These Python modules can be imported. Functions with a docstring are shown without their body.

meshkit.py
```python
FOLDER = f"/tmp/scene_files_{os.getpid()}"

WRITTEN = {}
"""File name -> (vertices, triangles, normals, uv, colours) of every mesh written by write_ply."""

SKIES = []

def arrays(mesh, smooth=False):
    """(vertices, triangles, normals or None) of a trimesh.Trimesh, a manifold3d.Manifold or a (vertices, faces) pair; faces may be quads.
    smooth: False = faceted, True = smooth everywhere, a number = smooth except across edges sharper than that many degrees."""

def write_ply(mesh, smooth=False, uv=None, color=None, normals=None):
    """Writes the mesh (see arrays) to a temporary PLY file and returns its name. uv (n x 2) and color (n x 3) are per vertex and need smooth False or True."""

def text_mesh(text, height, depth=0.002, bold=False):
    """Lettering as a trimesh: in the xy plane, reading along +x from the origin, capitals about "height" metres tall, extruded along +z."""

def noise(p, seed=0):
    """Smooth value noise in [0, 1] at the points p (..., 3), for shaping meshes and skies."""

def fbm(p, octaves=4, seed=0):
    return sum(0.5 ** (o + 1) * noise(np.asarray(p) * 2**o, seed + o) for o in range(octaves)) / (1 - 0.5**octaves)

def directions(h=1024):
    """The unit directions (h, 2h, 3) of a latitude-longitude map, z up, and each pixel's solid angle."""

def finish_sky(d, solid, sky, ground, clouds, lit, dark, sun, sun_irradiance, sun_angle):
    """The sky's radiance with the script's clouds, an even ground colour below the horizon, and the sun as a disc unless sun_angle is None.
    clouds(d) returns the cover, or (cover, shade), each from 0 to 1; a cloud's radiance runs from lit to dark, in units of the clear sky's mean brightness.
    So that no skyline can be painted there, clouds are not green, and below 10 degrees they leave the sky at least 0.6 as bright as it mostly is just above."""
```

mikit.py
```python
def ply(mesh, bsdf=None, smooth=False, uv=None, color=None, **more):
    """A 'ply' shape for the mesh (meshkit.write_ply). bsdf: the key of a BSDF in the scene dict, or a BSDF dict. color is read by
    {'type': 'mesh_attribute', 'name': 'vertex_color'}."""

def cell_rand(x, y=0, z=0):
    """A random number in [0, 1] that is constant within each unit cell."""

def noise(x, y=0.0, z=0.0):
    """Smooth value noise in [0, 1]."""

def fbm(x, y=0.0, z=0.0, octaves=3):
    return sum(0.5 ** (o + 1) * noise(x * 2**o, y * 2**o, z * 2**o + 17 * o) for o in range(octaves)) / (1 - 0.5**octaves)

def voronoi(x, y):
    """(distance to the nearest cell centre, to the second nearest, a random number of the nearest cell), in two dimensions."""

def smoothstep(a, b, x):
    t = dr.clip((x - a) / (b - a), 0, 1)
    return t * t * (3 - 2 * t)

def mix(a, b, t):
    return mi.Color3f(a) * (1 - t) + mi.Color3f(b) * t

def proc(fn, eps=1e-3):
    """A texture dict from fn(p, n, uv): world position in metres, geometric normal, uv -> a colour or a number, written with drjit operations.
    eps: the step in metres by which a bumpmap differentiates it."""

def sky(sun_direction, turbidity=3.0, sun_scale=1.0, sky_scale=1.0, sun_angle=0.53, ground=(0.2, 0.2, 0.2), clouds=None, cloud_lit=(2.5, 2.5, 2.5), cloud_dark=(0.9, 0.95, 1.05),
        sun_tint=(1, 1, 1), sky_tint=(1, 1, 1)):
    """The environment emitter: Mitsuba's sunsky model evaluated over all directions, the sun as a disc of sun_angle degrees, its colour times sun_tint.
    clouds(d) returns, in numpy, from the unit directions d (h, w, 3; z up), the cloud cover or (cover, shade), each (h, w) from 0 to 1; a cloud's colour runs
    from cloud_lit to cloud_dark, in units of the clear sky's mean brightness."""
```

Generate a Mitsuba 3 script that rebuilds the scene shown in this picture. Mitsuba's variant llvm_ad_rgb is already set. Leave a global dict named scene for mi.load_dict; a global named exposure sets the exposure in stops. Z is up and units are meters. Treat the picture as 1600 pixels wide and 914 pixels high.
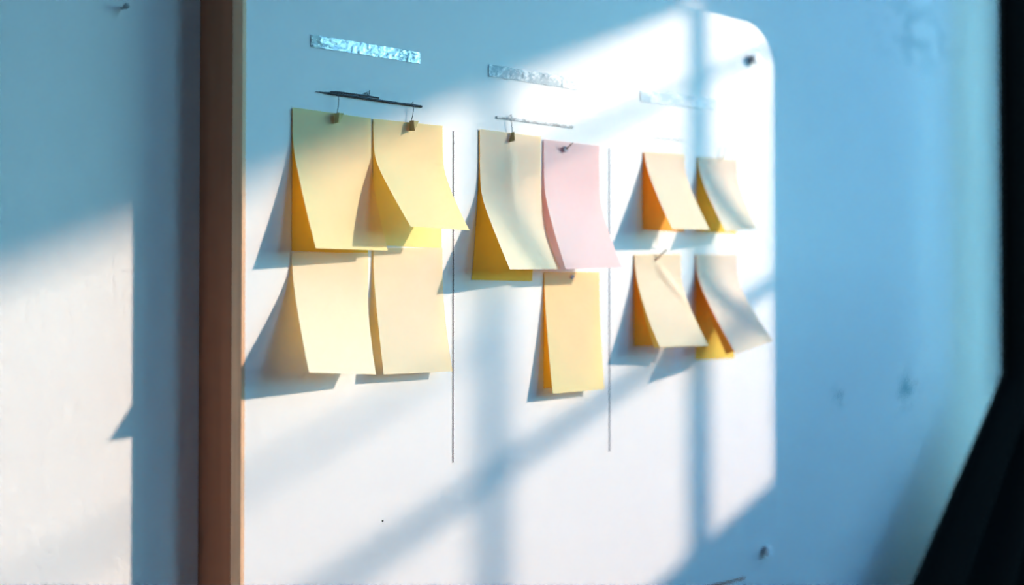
import math, random
import numpy as np, trimesh, drjit as dr, mitsuba as mi, mikit, meshkit
from mikit import proc, noise, fbm, smoothstep, mix
from shapely.geometry import Polygon, Point, box as sbox
T = mi.ScalarTransform4f
random.seed(7)
rng = np.random.default_rng(7)

# ---------------------------------------------------------------- camera, sky, sun, exposure
EYE = 1.30                                  # eye height; heights below are given relative to it with Z()
Z = lambda z: z + EYE
WALL_Y = 0.057                              # the wall lies behind the board, whose front face is the plane y = 0
F, W, H = 1700.0, 1600, 914
pitch, yaw = math.radians(0.944), math.radians(51.005)
axis = np.array([math.cos(yaw) * math.cos(pitch), math.sin(yaw) * math.cos(pitch), math.sin(pitch)])
cam = np.array([0, -0.828, EYE])
scene = {
    'camera': {'type': 'thinlens', 'fov': math.degrees(2 * math.atan(W / 2 / F)), 'fov_axis': 'x',
               'to_world': T().look_at(origin=cam.tolist(), target=(cam + axis).tolist(), up=[0, 0, 1]),
               'aperture_radius': 0.009, 'focus_distance': 0.985, 'near_clip': 0.05, 'far_clip': 200.0},
}
SUN_R, SUN_M = 1.20, 0.445                  # a shadow moves 1.2 along the wall per unit of depth and falls 0.445 per unit along the wall
sun_dir = [SUN_R, -1.0, SUN_R * SUN_M]
scene['sky'] = mikit.sky(sun_dir, turbidity=3.0, sun_scale=1.0, sky_scale=7.2, sun_angle=1.5, ground=(0.12, 0.14, 0.16),
                         sun_tint=(1.0, 1.05, 1.45), sky_tint=(0.35, 0.90, 1.42))
exposure = 1.8

labels = {}


def put(key, shape, label=None, cat=None, group=None, kind=None):
    scene[key] = shape
    tag(key, label, cat, group, kind)
    return key


def tag(key, label=None, cat=None, group=None, kind=None):
    d = {}
    for k, v in (('label', label), ('category', cat), ('group', group), ('kind', kind)):
        if v:
            d[k] = v
    if d:
        labels[key] = d


# ---------------------------------------------------------------- mesh helpers
def box(x0, x1, y0, y1, z0, z1):
    m = trimesh.creation.box((abs(x1 - x0), abs(y1 - y0), abs(z1 - z0)))
    m.apply_translation(((x0 + x1) / 2, (y0 + y1) / 2, (z0 + z1) / 2))
    return m


def slab(poly, y_front, y_back):
    """A plate parallel to the wall: poly is an outline in (x, z)."""
    m = trimesh.creation.extrude_polygon(poly, y_back - y_front, engine='earcut')
    v = np.array(m.vertices)
    m.vertices = np.stack([v[:, 0], y_back - v[:, 2], v[:, 1]], 1)
    m.fix_normals()
    return m


def tube(path, r, n=10):
    p = np.asarray(path, float)
    r = np.broadcast_to(np.asarray(r, float), len(p))
    t = np.gradient(p, axis=0)
    t /= np.linalg.norm(t, axis=1, keepdims=True)
    a = np.cross(t, [0.31, 0.87, 0.17])
    a /= np.linalg.norm(a, axis=1, keepdims=True)
    b = np.cross(t, a)
    ang = np.arange(n) * 2 * np.pi / n
    v = (p[:, None] + r[:, None, None] * (np.cos(ang)[None, :, None] * a[:, None] + np.sin(ang)[None, :, None] * b[:, None])).reshape(-1, 3)
    f = []
    for i in range(len(p) - 1):
        for j in range(n):
            k = (j + 1) % n
            f += [[i * n + j, i * n + k, (i + 1) * n + k], [i * n + j, (i + 1) * n + k, (i + 1) * n + j]]
    v = np.vstack([v, p[0], p[-1]])
    for j in range(n):
        k = (j + 1) % n
        f += [[len(v) - 2, k, j], [len(v) - 1, (len(p) - 1) * n + j, (len(p) - 1) * n + k]]
    m = trimesh.Trimesh(v, f, process=False)
    m.fix_normals()
    return m


def lathe_y(profile, x, z, n=32):
    """Turned about the axis through (x, z) square to the wall; profile = (radius, y) pairs."""
    m = trimesh.creation.revolve(np.array(profile), sections=n)
    v = np.array(m.vertices)
    m.vertices = np.stack([v[:, 0] + x, v[:, 2], v[:, 1] + z], 1)
    m.fix_normals()
    return m


def grid_mesh(pts):
    n, m = pts.shape[:2]
    i, j = np.meshgrid(np.arange(n - 1), np.arange(m - 1), indexing='ij')
    a = (i * m + j).ravel()
    return trimesh.Trimesh(pts.reshape(-1, 3), np.vstack([np.stack([a, a + m, a + m + 1], 1), np.stack([a, a + m + 1, a + 1], 1)]), process=False)


# ---------------------------------------------------------------- materials
def principled(color, rough=0.5, spec=0.3, two=True, **kw):
    c = color if isinstance(color, dict) else {'type': 'rgb', 'value': list(color)}
    b = {'type': 'principled', 'base_color': c, 'roughness': rough, 'specular': spec, **kw}
    return {'type': 'twosided', 'b': b} if two else b


def wall_colour(p, n, uv):
    base = mix((0.87, 0.87, 0.86), (0.91, 0.91, 0.90), fbm(p.x * 6, p.z * 6, 3))
    # scuffs and small specks of old damp to the right of the board
    q = (p.x - 1.472) * 0.8 - (p.z - (EYE - 0.118)) * 0.6
    w = (p.x - 1.472) * 0.6 + (p.z - (EYE - 0.118)) * 0.8
    streak = smoothstep(0.5, 0.75, noise(q * 260, w * 60, 1)) * dr.exp(-(dr.square(q / 0.022) + dr.square(w / 0.03)))
    d2 = dr.square((p.x - 1.296) / 0.014) + dr.square((p.z - (EYE - 0.119)) / 0.012)
    streak2 = smoothstep(0.5, 0.7, noise(q * 260, w * 70, 5)) * dr.exp(-d2) * 0.7
    d3 = dr.square((p.x - 1.50) / 0.08) + dr.square((p.z - (EYE + 0.42)) / 0.05)
    mottled = smoothstep(0.42, 0.7, fbm(p.x * 40, p.z * 40, 9)) * dr.exp(-d3) * 0.35
    t = dr.clip(streak + streak2 + mottled, 0, 0.8)
    return mix(base, (0.10, 0.34, 0.38), t)


def wall_bump(p, n, uv):
    return 0.00060 * fbm(p.x * 520, p.z * 340, p.y * 150, octaves=3)


scene['m_wall'] = {'type': 'twosided', 'b': {'type': 'bumpmap', 'arbitrary': proc(wall_bump, eps=8e-4), 'scale': 1.0,
                   'bsdf': {'type': 'principled', 'base_color': proc(wall_colour), 'roughness': 0.85, 'specular': 0.15}}}
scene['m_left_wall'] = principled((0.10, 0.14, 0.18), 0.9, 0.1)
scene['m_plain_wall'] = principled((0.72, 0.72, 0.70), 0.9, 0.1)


def floor_colour(p, n, uv):
    g = fbm(p.x * 3, p.y * 40, 2)
    return mix((0.30, 0.20, 0.12), (0.44, 0.30, 0.19), g)


scene['m_floor'] = principled(proc(floor_colour), 0.45, 0.3)
scene['m_board'] = principled((0.86, 0.86, 0.86), 0.42, 0.25)


def wood_colour(p, n, uv):
    g = fbm(p.x * 90 + 3, p.y * 260, p.z * 7)
    return mix((0.76, 0.43, 0.25), (0.98, 0.64, 0.41), g)


def dark_wood_colour(p, n, uv):
    g = fbm(p.x * 60 + 9, p.y * 120, p.z * 5)
    return mix((0.40, 0.15, 0.075), (0.54, 0.21, 0.11), g)


scene['m_wood'] = principled(proc(wood_colour), 0.5, 0.3)
scene['m_dark_wood'] = principled(proc(dark_wood_colour), 0.6, 0.25)
scene['m_steel'] = principled((0.90, 0.90, 0.90), 0.3, 0.6, metallic=0.6)
scene['m_cap'] = principled((0.93, 0.93, 0.94), 0.3, 0.6, clearcoat=0.6, clearcoat_gloss=0.8)
scene['m_shaft'] = principled((0.26, 0.28, 0.30), 0.35, 0.5)
scene['m_black_metal'] = principled((0.020, 0.021, 0.024), 0.35, 0.5)


def scuffed(p, n, uv):
    return mix((0.10, 0.11, 0.13), (0.50, 0.53, 0.58), smoothstep(0.40, 0.62, fbm(p.x * 420, p.z * 900, 3)))


scene['m_grey_metal'] = principled(proc(scuffed), 0.4, 0.5)
scene['m_wire'] = principled((0.10, 0.10, 0.11), 0.4, 0.5, metallic=0.3)
scene['m_line_dark'] = principled((0.15, 0.125, 0.13), 0.6)
scene['m_line_grey'] = principled((0.33, 0.35, 0.40), 0.5)
scene['m_kraft'] = principled((0.50, 0.36, 0.16), 0.7, 0.2)
scene['m_card'] = principled((0.78, 0.62, 0.28), 0.7, 0.2)
scene['m_grey_spot'] = principled((0.36, 0.34, 0.42), 0.45, 0.3)
scene['m_pin'] = principled((0.32, 0.19, 0.12), 0.4, 0.4)
scene['m_ink'] = principled((0.02, 0.02, 0.02), 0.6)
scene['m_curtain'] = principled((0.016, 0.014, 0.012), 0.95, 0.05)
scene['m_added_blind'] = {'type': 'principledthin', 'base_color': {'type': 'rgb', 'value': [0.58, 1.0, 1.0]}, 'roughness': 1.0, 'diff_trans': 1.9, 'eta': 1.05}
scene['m_frame'] = principled((0.75, 0.75, 0.73), 0.5)


def tape_white(seed):
    """How milky the crinkled tape is: some stretches are wrinkled white, some lie flat and stay clear."""
    def fn(p, n, uv):
        a = noise(p.x * 55 + seed * 13, p.z * 40, seed)
        b = fbm(p.x * 500 + p.z * 200, p.z * 700 - p.x * 160, seed + 3)
        t = a * 0.45 + b * 0.55
        if seed == 0:                        # the first strip is clear and streaky at its left end
            t = t + 0.15 * smoothstep(0.483, 0.488, p.x) - 0.06 + 0.20 * smoothstep(0.5, 0.7, noise(p.x * 160 + p.z * 500, p.z * 1100, 8)) * (1 - smoothstep(0.483, 0.488, p.x))
        return smoothstep(0.40, 0.62, t) if seed == 0 else smoothstep(0.44, 0.66, t)
    return fn


for k in range(3):
    fn = tape_white(k)
    lo, hi, shine = ((0.52, 0.63, 0.62), (0.96, 0.96, 0.95), 0.5) if k == 0 else ((0.50, 0.58, 0.62), (0.84, 0.86, 0.88), 0.15) if k == 1 else ((0.70, 0.79, 0.84), (0.98, 0.98, 0.98), 0.1)
    scene[f'm_tape_{k}'] = principled(proc(lambda p, n, uv, fn=fn, lo=lo, hi=hi: mix(lo, hi, fn(p, n, uv))), 0.34 if k == 0 else 0.5, 0.6 if k == 0 else 0.3,
                                      metallic=proc(lambda p, n, uv, fn=fn, shine=shine: fn(p, n, uv) * shine))


def paper(name, color, through, share=0.37):
    """Paper: a pale surface that reflects color, and lets a share of the light through, tinted as deep as backlit paper is."""
    scene['m_paper_' + name] = {'type': 'blendbsdf', 'weight': share,
                                'front': {'type': 'twosided', 'b': {'type': 'diffuse', 'reflectance': {'type': 'rgb', 'value': list(color)}}},
                                'glow': {'type': 'principledthin', 'base_color': {'type': 'rgb', 'value': list(through)}, 'roughness': 0.8,
                                         'diff_trans': 2.0, 'eta': 1.3, 'spec_trans': 0.0}}


paper('yellow', (1.0, 1.0, 0.58), (1.0, 0.46, 0.01))
paper('pale', (1.0, 1.0, 0.76), (1.0, 0.48, 0.02), 0.32)
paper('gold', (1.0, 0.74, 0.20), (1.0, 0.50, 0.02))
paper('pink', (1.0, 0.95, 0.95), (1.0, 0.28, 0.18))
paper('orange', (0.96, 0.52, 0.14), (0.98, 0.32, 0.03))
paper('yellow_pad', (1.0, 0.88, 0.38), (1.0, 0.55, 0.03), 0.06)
paper('glow_gold_pad', (1.0, 0.70, 0.14), (1.0, 0.50, 0.02), 0.06)  # yellow pad sheets deepened to gold, the backlit glow put into the colour
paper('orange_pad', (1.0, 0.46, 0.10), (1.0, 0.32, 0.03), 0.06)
paper('peach', (1.0, 0.93, 0.76), (1.0, 0.58, 0.20), 0.26)

# ---------------------------------------------------------------- the setting
XW = 1.76
DZ = SUN_M * (1.90 - XW)          # bars lie lower the nearer the window stands
RY, WTOP, ZB = -2.20, Z(1.45), Z(1.35)
wall = box(-0.5, XW + 0.1, WALL_Y, WALL_Y + 0.10, 0, 2.75)
put('wall_back', mikit.ply(wall, 'm_wall'), kind='structure')
put('floor', mikit.ply(box(-0.5, XW + 0.10, -3.2, WALL_Y + 0.10, -0.10, 0.0), 'm_floor'), kind='structure')
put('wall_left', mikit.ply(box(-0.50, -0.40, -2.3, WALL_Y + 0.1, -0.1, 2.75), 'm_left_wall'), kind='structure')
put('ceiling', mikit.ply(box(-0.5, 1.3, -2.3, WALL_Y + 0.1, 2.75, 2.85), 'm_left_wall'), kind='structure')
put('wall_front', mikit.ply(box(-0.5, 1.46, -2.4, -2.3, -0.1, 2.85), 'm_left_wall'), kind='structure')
# window wall on the right: the sun shines through its window onto the board
WY0, WY1, WZ0, WZ1 = -1.50, -(XW - 1.092) / SUN_R, Z(0.155 - DZ), Z(0.78 - DZ)         # clear opening
g = 0.09
outline = sbox(RY, 0, WALL_Y, WTOP).difference(sbox(WY0 - g, WZ0 - g, WY1 + g, WZ1 + g).union(sbox(WY1 + g - .001, Z(-0.32), -0.03, ZB)))
m = trimesh.creation.extrude_polygon(outline, 0.10, engine='earcut')
v = np.array(m.vertices)
m.vertices = np.stack([XW + v[:, 2], v[:, 0], v[:, 1]], 1)
m.fix_normals()
put('wall_right', mikit.ply(m, 'm_plain_wall'), kind='structure')
MA, MB = -(XW - 0.645) / SUN_R, -(XW - 0.943) / SUN_R
fx0, fx1 = XW - 0.012, XW + 0.018
ring = sbox(WY0 - g, WZ0 - g, WY1 + g, WZ1 + g).difference(sbox(WY0, WZ0, WY1, WZ1))
m = trimesh.creation.extrude_polygon(ring, fx1 - fx0, engine='earcut')
v = np.array(m.vertices)
m.vertices = np.stack([fx0 + v[:, 2], v[:, 0], v[:, 1]], 1)
m.fix_normals()
put('window_1__frame', mikit.ply(m, 'm_frame'))
tag('window_1', kind='structure')
for i, (y, wd) in enumerate(((MA, 0.015), (MB, 0.021))):
    put(f'window_1__mullion{"_%03d" % i if i else ""}', mikit.ply(box(XW - 0.006, XW + 0.008, y - wd / 2, y + wd / 2, WZ0, WZ1), 'm_frame'))
for i, (z, wd, y0, y1) in enumerate(((0.400, 0.017, WY0, WY1), (0.688, 0.008, MA, WY1), (0.530, 0.005, WY0, MA))):
    put(f'window_1__glazing_bar{"_%03d" % i if i else ""}', mikit.ply(box(XW - 0.004, XW + 0.006, y0, y1, Z(z - DZ) - wd / 2, Z(z - DZ) + wd / 2), 'm_frame'))

# added unseen aqua blind: sunlit, it brightens the wall right of the board
for i, (y0, y1, z0, z1) in enumerate(((WY1 + g, -0.03, Z(-0.32), ZB),)):
    p = np.stack(np.meshgrid(np.linspace(y0, y1, 12), np.linspace(z0, z1, 30), indexing='xy'), -1)
    p = np.stack([np.full(p.shape[:2], XW + 0.012) + 0.002 * np.sin(p[..., 1] * 40), p[..., 0], p[..., 1]], -1)
    put(f'window_1__added_blind{"_%03d" % i if i else ""}', mikit.ply(grid_mesh(p), 'm_added_blind', smooth=True))

# ---------------------------------------------------------------- whiteboard
BX0, BX1, BZ0, BZ1, R = 0.3866, 1.083, -0.314, 0.344, 0.055
outline = sbox(BX0 + 0.003, Z(BZ0), BX1 - R, Z(BZ1)).union(sbox(BX1 - R - 0.01, Z(BZ0) + R, BX1, Z(BZ1) - R))
for z in (Z(BZ0) + R, Z(BZ1) - R):
    outline = outline.union(Point(BX1 - R, z).buffer(R, quad_segs=24))
put('whiteboard__panel', mikit.ply(slab(outline, 0.0, 0.012), 'm_board', smooth=30), 'white panel with rounded right corners')
put('whiteboard__edge_strip', mikit.ply(box(BX0, BX0 + 0.003, -0.0005, 0.0186, Z(BZ0), Z(BZ1)), 'm_wood'), 'light brown wooden edge strip')
# dark stained backing: it splays outwards from behind the edge strip to the wall
back = []
for y, e in ((0.0186, 0.0), (WALL_Y, 0.0125)):
    back.append([(BX0 - e + 0.0006, y, Z(BZ0) - 0.010), (BX1 - 0.038, y, Z(BZ0) - 0.010), (BX1 - 0.025, y, Z(BZ0) + 0.008), (BX1 - 0.04, y, Z(BZ1) - 0.04), (BX0 - e + 0.0006, y, Z(BZ1) - 0.02)])
hull = trimesh.convex.convex_hull(np.array(back).reshape(-1, 3))
put('whiteboard__backing', mikit.ply(hull, 'm_dark_wood'), 'dark stained wooden backing')
spacer = box(BX0 + 0.003, BX1 - 0.10, 0.012, 0.0186, Z(BZ0) + 0.004, Z(BZ1) - 0.02)
put('whiteboard__spacer', mikit.ply(spacer, 'm_dark_wood'))
for i, (x, z) in enumerate(((1.0401, 0.3004), (1.0600, -0.2875))):
    cap = lathe_y([(0, -0.0095), (0.0054, -0.0095), (0.0064, -0.0088), (0.0064, -0.0058), (0.0058, -0.0052), (0, -0.0052)], x, Z(z))
    shaft = lathe_y([(0.0048, -0.0054), (0.0048, 0.0)], x, Z(z))
    k = f'whiteboard__screw{"_001" if i else ""}'
    put(k + '__cap', mikit.ply(cap, 'm_cap', smooth=30), 'bright metal cap')
    put(k + '__shaft', mikit.ply(shaft, 'm_shaft', smooth=30), 'shaft darkened for its shaded side')  # dark colour carries the shade on the left of the standoff
    tag(k, 'round silver standoff screw')
tag('whiteboard', 'white board with rounded corners and a wooden edge, covered with hanging notes', 'whiteboard')

# ---------------------------------------------------------------- notes
def sheet(tl, tr, bl, br, pl, pr, bulge=0.0, ripple=0.0004, seed=0, crease=None, h0=0.0010, nu=20, nv=40):
    """A sheet fixed along its top edge (x, z), its lower corners (x, z, lift) curling away from the board.
    pl, pr: (start, power) of the lift along the left and right edges."""
    u, v = np.meshgrid(np.linspace(0, 1, nu), np.linspace(0, 1, nv), indexing='xy')
    def prof(s, p, w=0.10):
        hinge = lambda a: 0.5 * (a - s + np.sqrt((a - s) ** 2 + w * w))
        return ((hinge(v) - hinge(0.0)) / (hinge(1.0) - hinge(0.0))) ** p

    gl, gr = prof(*pl), prof(*pr)
    lift = (1 - u) * bl[2] * gl + u * br[2] * gr
    x = (1 - u) * (tl[0] + (bl[0] - tl[0]) * gl) + u * (tr[0] + (br[0] - tr[0]) * gr)
    z = (1 - u) * (tl[1] + (bl[1] - tl[1]) * v) + u * (tr[1] + (br[1] - tr[1]) * v)
    lift = lift + bulge * np.sin(np.pi * u) * v
    lift = lift + ripple * 2 * (meshkit.fbm(np.stack([u * 3 + seed * 7.7, v * 4, 0 * u + seed], -1), 3, seed) - 0.5) * np.minimum(v * 4, 1)
    if crease:
        lift = lift + crease(u, v)
    return grid_mesh(np.stack([x, -(h0 + np.maximum(lift, -0.0005)), Z(z)], -1))


def flat(x0, x1, z0, z1, h=0.0006, lift=0.0, seed=0, skew=0.0):
    return sheet((x0, z1), (x1, z1), (x0 + skew, z0, lift), (x1 + skew, z0, lift), (0.2, 1.5), (0.2, 1.5), ripple=0.0003, seed=seed, h0=h, nu=12, nv=20)


notes = [
    dict(c=((.4314, .1711), (.5082, .1702), (.4361, .0510, .032), (.5145, .0522, .018)), pl=(.25, 1.15), pr=(.30, 1.4), mat='yellow',
         back=(.4314, .5060, .0500, .1695, 'gold'), label='tall yellow note top left of the board, first hanging from the black rod'),
    dict(c=((.5107, .1702), (.5859, .1719), (.5131, .0712, .056), (.5874, .0723, .040)), pl=(.34, 1.1), pr=(.36, 1.25), mat='yellow',
         back=(.5112, .5856, .0580, .1695, 'yellow'), label='yellow note curling far out below the right end of the black rod'),
    dict(c=((.6294, .1735), (.7062, .1740), (.6301, .0379, .045), (.7085, .0405, .026)), pl=(.46, 1.05), pr=(.45, 1.6), mat='pale',
         crease=lambda u, v: 0.0016 * np.exp(-((u - 0.50) / 0.07) ** 2) * np.minimum(v * 5, 1) * (1 - v) ** 0.7,
         back=(.6290, .7040, .0290, .1720, 'gold', -.0085), label='tall pale yellow note with a centre crease, left of the pink note'),  # back sheet added here to imitate the orange glow behind the note
    dict(c=((.7101, .1716), (.7870, .1725), (.7100, .0405, .033), (.7869, .0439, .033)), pl=(.38, 1.2), pr=(.45, 1.2), mat='pink',
         label='pink note held by a brown pin, with a grey spot for the pin shadow'),
    dict(c=((.4313, .0485), (.5056, .0510), (.4232, -.0498, .045), (.5002, -.0552, .022)), pl=(.12, 1.25), pr=(.40, 1.5), mat='pale',
         label='pale yellow note in the bottom left corner of the notes, beside the wooden edge'),
    dict(c=((.5110, .0551), (.5860, .0584), (.5125, -.0561, .015), (.5885, -.0560, .013)), pl=(.15, 1.2), pr=(.25, 1.6), mat='pale',
         label='pale yellow note hanging nearly flat beside the first divider line, lower row'),
    dict(c=((.7108, .0385), (.7868, .0402), (.7087, -.0823, .015), (.7814, -.0812, .013)), pl=(.12, 1.2), pr=(.25, 1.4), mat='yellow',
         back=(.7106, .7700, -.0780, .0370, 'gold'), label='long narrow yellow note hanging alone below the pink note'),
    dict(c=((.8540, .1726), (.9187, .1757), (.8540, .0859, .041), (.9143, .0881, .040)), pl=(.03, 1.25), pr=(.20, 1.2), mat='pale',
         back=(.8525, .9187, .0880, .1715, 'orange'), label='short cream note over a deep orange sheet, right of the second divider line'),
    dict(c=((.9413, .1748), (1.0099, .1772), (.9434, .0875, .038), (1.0059, .0940, .032)), pl=(.10, 1.25), pr=(.25, 1.3), mat='peach',
         back=(.9405, 1.0095, .0900, .1740, 'gold'), label='short cream and peach note, top right of all the notes'),
    dict(c=((.8390, .0600), (.9120, .0631), (.8414, -.0384, .034), (.9116, -.0383, .040)), pl=(.10, 1.4), pr=(.30, 1.2), mat='pale', second=0.78,
         crease=lambda u, v: 0.0022 * np.exp(-((v - 0.10 - 0.75 * (u - 0.42)) / 0.07) ** 2) * (u > 0.42) * np.minimum((u - .42) * 8, 1) * np.minimum((1 - u) * 6, 1),
         back=(.8385, .9110, -.0385, .0590, 'gold'), label='pale yellow creased note held by a crossed pin, lower row right'),
    dict(c=((.9376, .0632), (1.0093, .0655), (.9335, -.0473, .060), (.9980, -.0346, .060)), pl=(.20, 1.15), pr=(.30, 1.15), mat='peach', second=0.78,
         back=(.9376, 1.0050, -.0560, .0620, 'gold'), label='peach note curling widest, bottom right of all the notes'),
]
for i, n in enumerate(notes):
    key = 'sticky_note' + (f'_{i:03d}' if i else '')
    tl, tr, bl, br = n['c']
    put(key + '__sheet', mikit.ply(sheet(tl, tr, bl, br, n['pl'], n['pr'], seed=i + 1, crease=n.get('crease'), h0=0.0016), 'm_paper_' + n['mat'], smooth=True))
    if n.get('second'):
        s = n['second']
        col = 'orange' if n['mat'] == 'peach' else 'yellow'
        put(key + '__under_sheet', mikit.ply(sheet(tl, tr, (bl[0], bl[1] - 0.001, bl[2] * s), (br[0] - 0.001, br[1] - 0.001, br[2] * s), n['pl'], n['pr'], seed=i + 30, h0=0.0011), 'm_paper_' + col, smooth=True),
            ('deep orange' if col == 'orange' else 'yellow') + ' sheet just under the top one')
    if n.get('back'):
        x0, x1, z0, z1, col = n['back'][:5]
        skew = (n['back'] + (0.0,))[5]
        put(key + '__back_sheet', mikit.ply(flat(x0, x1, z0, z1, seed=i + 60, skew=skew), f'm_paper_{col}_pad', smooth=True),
            {'yellow': 'yellow', 'gold': 'glow_golden', 'orange': 'deep orange'}[col] + ' sheet lying flat on the board')
    tag(key, n['label'], 'sticky note', 'notes hanging on the board')

# ---------------------------------------------------------------- tape strips, rods, divider lines
tapes = [((.4488, .2305), (.5613, .2318), .0105, 'crinkled clear tape strip at top left, clear and streaky at its left end'),
         ((.6410, .2318), (.7589, .2335), .0115, 'crinkled clear tape strip above the grey rod, middle of the three'),
         ((.8492, .2335), (.9736, .2375), .0125, 'white crinkled tape strip at top right, above the cream notes')]
for i, (a, b, w, lab) in enumerate(tapes):
    u, v = np.meshgrid(np.linspace(0, 1, 120), np.linspace(-.5, .5, 14), indexing='xy')
    x = a[0] + (b[0] - a[0]) * u
    z = a[1] + (b[1] - a[1]) * u + v * w + 0.0006 * (meshkit.noise(np.stack([u * 30, v * 0 + np.sign(v), 0 * u + i], -1), 5) - .5) * (np.abs(v) > .45)
    hgt = 0.0007 + 0.0011 * (meshkit.fbm(np.stack([x * 330, z * 330, 0 * x + i], -1), 3, i) - 0.35)
    put('tape_strip' + (f'_{i:03d}' if i else ''), mikit.ply(grid_mesh(np.stack([x, -np.maximum(hgt, 0.0002), Z(z)], -1)), f'm_tape_{i}', smooth=True), lab, 'tape', None)

rod = tube([(.4535, -.0012, Z(.1872)), (.4600, -.0012, Z(.1873)), (.4675, -.0014, Z(.1873)), (.520, -.0014, Z(.1871)), (.5625, -.0014, Z(.1872))], [.0002, .0005, .0011, .0011, .0011], 12)
put('hanging_rod__bar', mikit.ply(rod, 'm_black_metal', smooth=40))
rod = tube([(.4665, -.0030, Z(.1885)), (.4720, -.0030, Z(.1890)), (.500, -.0030, Z(.1893)), (.5155, -.0030, Z(.1891))], [.0005, .0008, .0008, .0007], 10)
put('hanging_rod__bar_001', mikit.ply(rod, 'm_black_metal', smooth=40), 'shorter second bar')
hook = tube([(.5030, -.0010, Z(.1908)), (.5022, -.0010, Z(.1922)), (.5040, -.0010, Z(.1927)), (.5050, -.0010, Z(.1908)), (.5066, -.0010, Z(.1905)), (.5072, -.0010, Z(.1925)), (.5072, -.0010, Z(.1952))], .00035, 8)
put('hanging_rod__hook', mikit.ply(hook, 'm_black_metal', smooth=40), 'tiny bent wire hook')
tag('hanging_rod', 'thin black double rod above the left pair of yellow notes', 'rod')
rod = box(.6504, .7508, -.0014, -.0002, -.00115, .00115)
rod.vertices = np.array(rod.vertices) + np.stack([np.zeros(8), np.zeros(8), Z(.1875) + (np.array(rod.vertices)[:, 0] - .6504) * .007], 1)
put('hanging_rod_001', mikit.ply(rod, 'm_grey_metal'), 'scuffed grey flat metal rod above the pale yellow and pink notes', 'rod')
rod = tube([(.8610, -.0006, Z(.1888)), (.890, -.0006, Z(.190)), (.9188, -.0006, Z(.1914))], [.0003, .0004, .0006], 8)
put('hanging_rod_002', mikit.ply(rod, 'm_grey_metal', smooth=40), 'hair-thin grey rod above the short cream note', 'rod')

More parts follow.
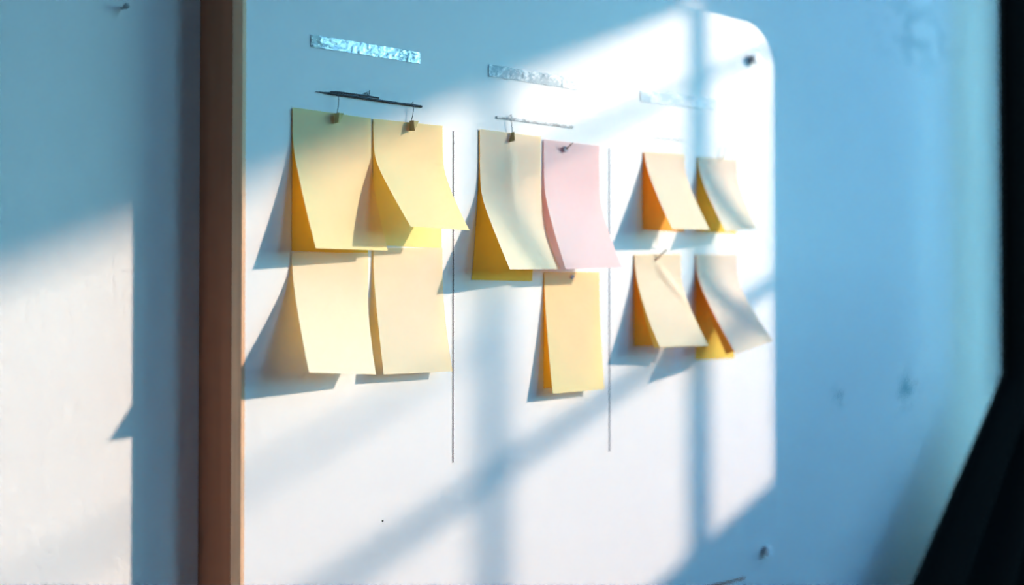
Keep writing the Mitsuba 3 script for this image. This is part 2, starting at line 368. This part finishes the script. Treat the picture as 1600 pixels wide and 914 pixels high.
put('divider_line', mikit.ply(box(.5987, .5997, -.0005, 0, Z(-.1424), Z(.1685)), 'm_line_dark'), 'thin dark brown vertical line left of the pale yellow creased note', 'line')
put('divider_line_001', mikit.ply(box(.8016, .8034, -.0005, 0, Z(-.1482), Z(.1713)), 'm_line_grey'), 'thin grey vertical line right of the pink note', 'line')

# ---------------------------------------------------------------- hooks, clips, pins
def leaf(a, b, c, d, t=0.0005):
    """A small folded card leaf, a thin four-cornered plate."""
    p = np.array([a, b, c, d], float)
    nrm = np.cross(p[1] - p[0], p[2] - p[0])
    nrm = nrm / np.linalg.norm(nrm) * t / 2
    return trimesh.convex.convex_hull(np.vstack([p + nrm, p - nrm]))


def wire_hook(i, top, bottom, bend, lab):
    key = 'wire_hook' + (f'_{i:03d}' if i else '')
    (x0, z0), (x1, z1) = top, bottom
    p = [(x0 + .0004, -.0010, Z(z0 + .0004)), (x0 + .0002, -.0036, Z(z0 + .0012)), (x0, -.0042, Z(z0 - .0015)), (x0 + bend * .6, -.0042, Z(z0 * .65 + z1 * .35)),
         (x0 * .4 + x1 * .6 + bend, -.0042, Z(z0 * .35 + z1 * .65)), (x1, -.0036, Z(z1))]
    put(key + '__wire', mikit.ply(tube(p, .00036, 8), 'm_wire', smooth=40), 'thin dark bent wire')
    tag(key, lab, 'hook', 'wire hooks holding notes')
    return key


k = wire_hook(0, (.4738, .1875), (.4728, .1705), .0004, 'bent wire hook with a folded card clip on the first yellow note')
x, z = .4715, .1705
put(k + '__clip', mikit.ply(leaf((x, -.0022, Z(z)), (x + .0005, -.0095, Z(z - .0003)), (x + .0003, -.0085, Z(z - .0085)), (x, -.0022, Z(z - .0090))), 'm_card'))
put(k + '__clip_001', mikit.ply(leaf((x + .0006, -.0040, Z(z)), (x + .0066, -.0060, Z(z + .0004)), (x + .0030, -.0050, Z(z - .0082)), (x + .0003, -.0045, Z(z - .0088))), 'm_card'))
k = wire_hook(1, (.5512, .1885), (.5497, .1725), .0008, 'bent wire hook with an open card clip on the curling yellow note')
x, z = .5490, .1725
put(k + '__clip', mikit.ply(leaf((x, -.0022, Z(z)), (x + .0003, -.0080, Z(z - .0003)), (x + .0004, -.0100, Z(z - .0100)), (x - .0002, -.0022, Z(z - .0090))), 'm_kraft'))  # brown leaf set in where the shadow of the pale leaf falls
put(k + '__clip_001', mikit.ply(leaf((x + .0006, -.0030, Z(z)), (x + .0080, -.0050, Z(z + .0002)), (x + .0028, -.0060, Z(z - .0090)), (x + .0006, -.0055, Z(z - .0085))), 'm_card'))
k = wire_hook(2, (.6663, .1900), (.6680, .1742), -.0006, 'bent wire hook with a narrow brown clip on the creased note')
x, z = .6680, .1742
put(k + '__clip', mikit.ply(leaf((x, -.0022, Z(z)), (x + .0006, -.0060, Z(z)), (x - .0006, -.0080, Z(z - .0090)), (x - .0034, -.0024, Z(z - .0100))), 'm_kraft'))

key = 'spot_pin'
put(key + '__shadow_spot', mikit.ply(lathe_y([(0, -.0050), (.0026, -.0050), (.0030, -.0044), (.0030, -.0018)], .7372, Z(.1640), 24), 'm_grey_spot', smooth=30), 'round grey spot standing for the pin shadow')  # grey spot modelled in place of the shadow of the pin head
put(key + '__pin', mikit.ply(tube([(.7380, -.0050, Z(.1645)), (.7388, -.0085, Z(.1672)), (.7402, -.0120, Z(.1700))], [.0009, .0007, .0005], 8), 'm_pin', smooth=40), 'brown pin')
tag(key, 'slanting brown pin with a grey spot for its shadow at the top of the pink note', 'pin')
put('grey_round', mikit.ply(lathe_y([(0, -.0030), (.0018, -.0030), (.0022, -.0026), (.0022, -.0016)], .7480, Z(.0345), 20), 'm_grey_spot', smooth=30), 'small grey button at the top of the narrow note below the pink one', 'disc')  # small flat grey round at the top of the note
key = 'crossed_pin'
put(key + '__shaft', mikit.ply(tube([(.8700, -.0020, Z(.0540)), (.8760, -.0050, Z(.0610)), (.8800, -.0100, Z(.0665))], [.0006, .0009, .0010], 8), 'm_pin', smooth=40), 'brown shaft')
put(key + '__bar', mikit.ply(tube([(.8660, -.0008, Z(.0695)), (.8740, -.0020, Z(.0690)), (.8830, -.0030, Z(.0702))], .0006, 8), 'm_steel', smooth=40), 'silver cross wire')
put(key + '__thread', mikit.ply(tube([(.8760, -.0015, Z(.0690)), (.8758, -.0012, Z(.0780)), (.8757, -.0010, Z(.0870))], .0004, 6), 'm_frame', smooth=40), 'white thread')
tag(key, 'crossed pin and wire at the top of the creased note in the lower row', 'pin')
put('wire_pin', mikit.ply(tube([(.9790, -.0020, Z(.1745)), (.9820, -.0050, Z(.1790)), (.9845, -.0050, Z(.1850)), (.9865, -.0040, Z(.1900)), (.9840, -.0020, Z(.1892)), (.9800, -.0010, Z(.1880))], [.0009, .0007, .0005, .0004, .0004, .0003], 8), 'm_kraft', smooth=40),
    'thin bent brown wire pin at the top of the rightmost cream and peach note', 'pin')
put('ink_dot', mikit.ply(lathe_y([(0, -.0003), (.0008, -.0003), (.0009, 0.0)], .5222, Z(-.1875), 12), 'm_ink'), 'tiny black dot alone on the lower white area of the board', 'dot')
nail = lathe_y([(0, WALL_Y - .011), (.0016, WALL_Y - .0108), (.0024, WALL_Y - .0095), (.0024, WALL_Y - .0082), (.0011, WALL_Y - .0078), (.0011, WALL_Y)], .3085, Z(.246), 20)
put('wall_nail', mikit.ply(nail, 'm_shaft', smooth=30), 'small metal nail in the wall left of the board, near the top', 'nail')

# ---------------------------------------------------------------- dark curtain in the corner
nz, nt = 60, 90
zz = np.linspace(0.0, 2.45, nz)
t = np.linspace(0, 1, nt)
pts = np.zeros((nz, nt, 3))
for i, z in enumerate(zz):
    e = 1.60 - 0.95 * max(0.0, (EYE - 0.10) - z)
    e = max(e, 1.10)
    x = e + (XW - 0.03 - e) * t
    y = -0.035 - 0.16 * t ** 1.5 + 0.020 * np.sin(t * 2 * math.pi * 4.5 + 0.4)
    pts[i] = np.stack([x, y, np.full(nt, z)], 1)
put('dark_curtain', mikit.ply(grid_mesh(pts), 'm_curtain', smooth=True), 'dark brown curtain in the right corner, its lower part swept out along the wall', 'curtain')
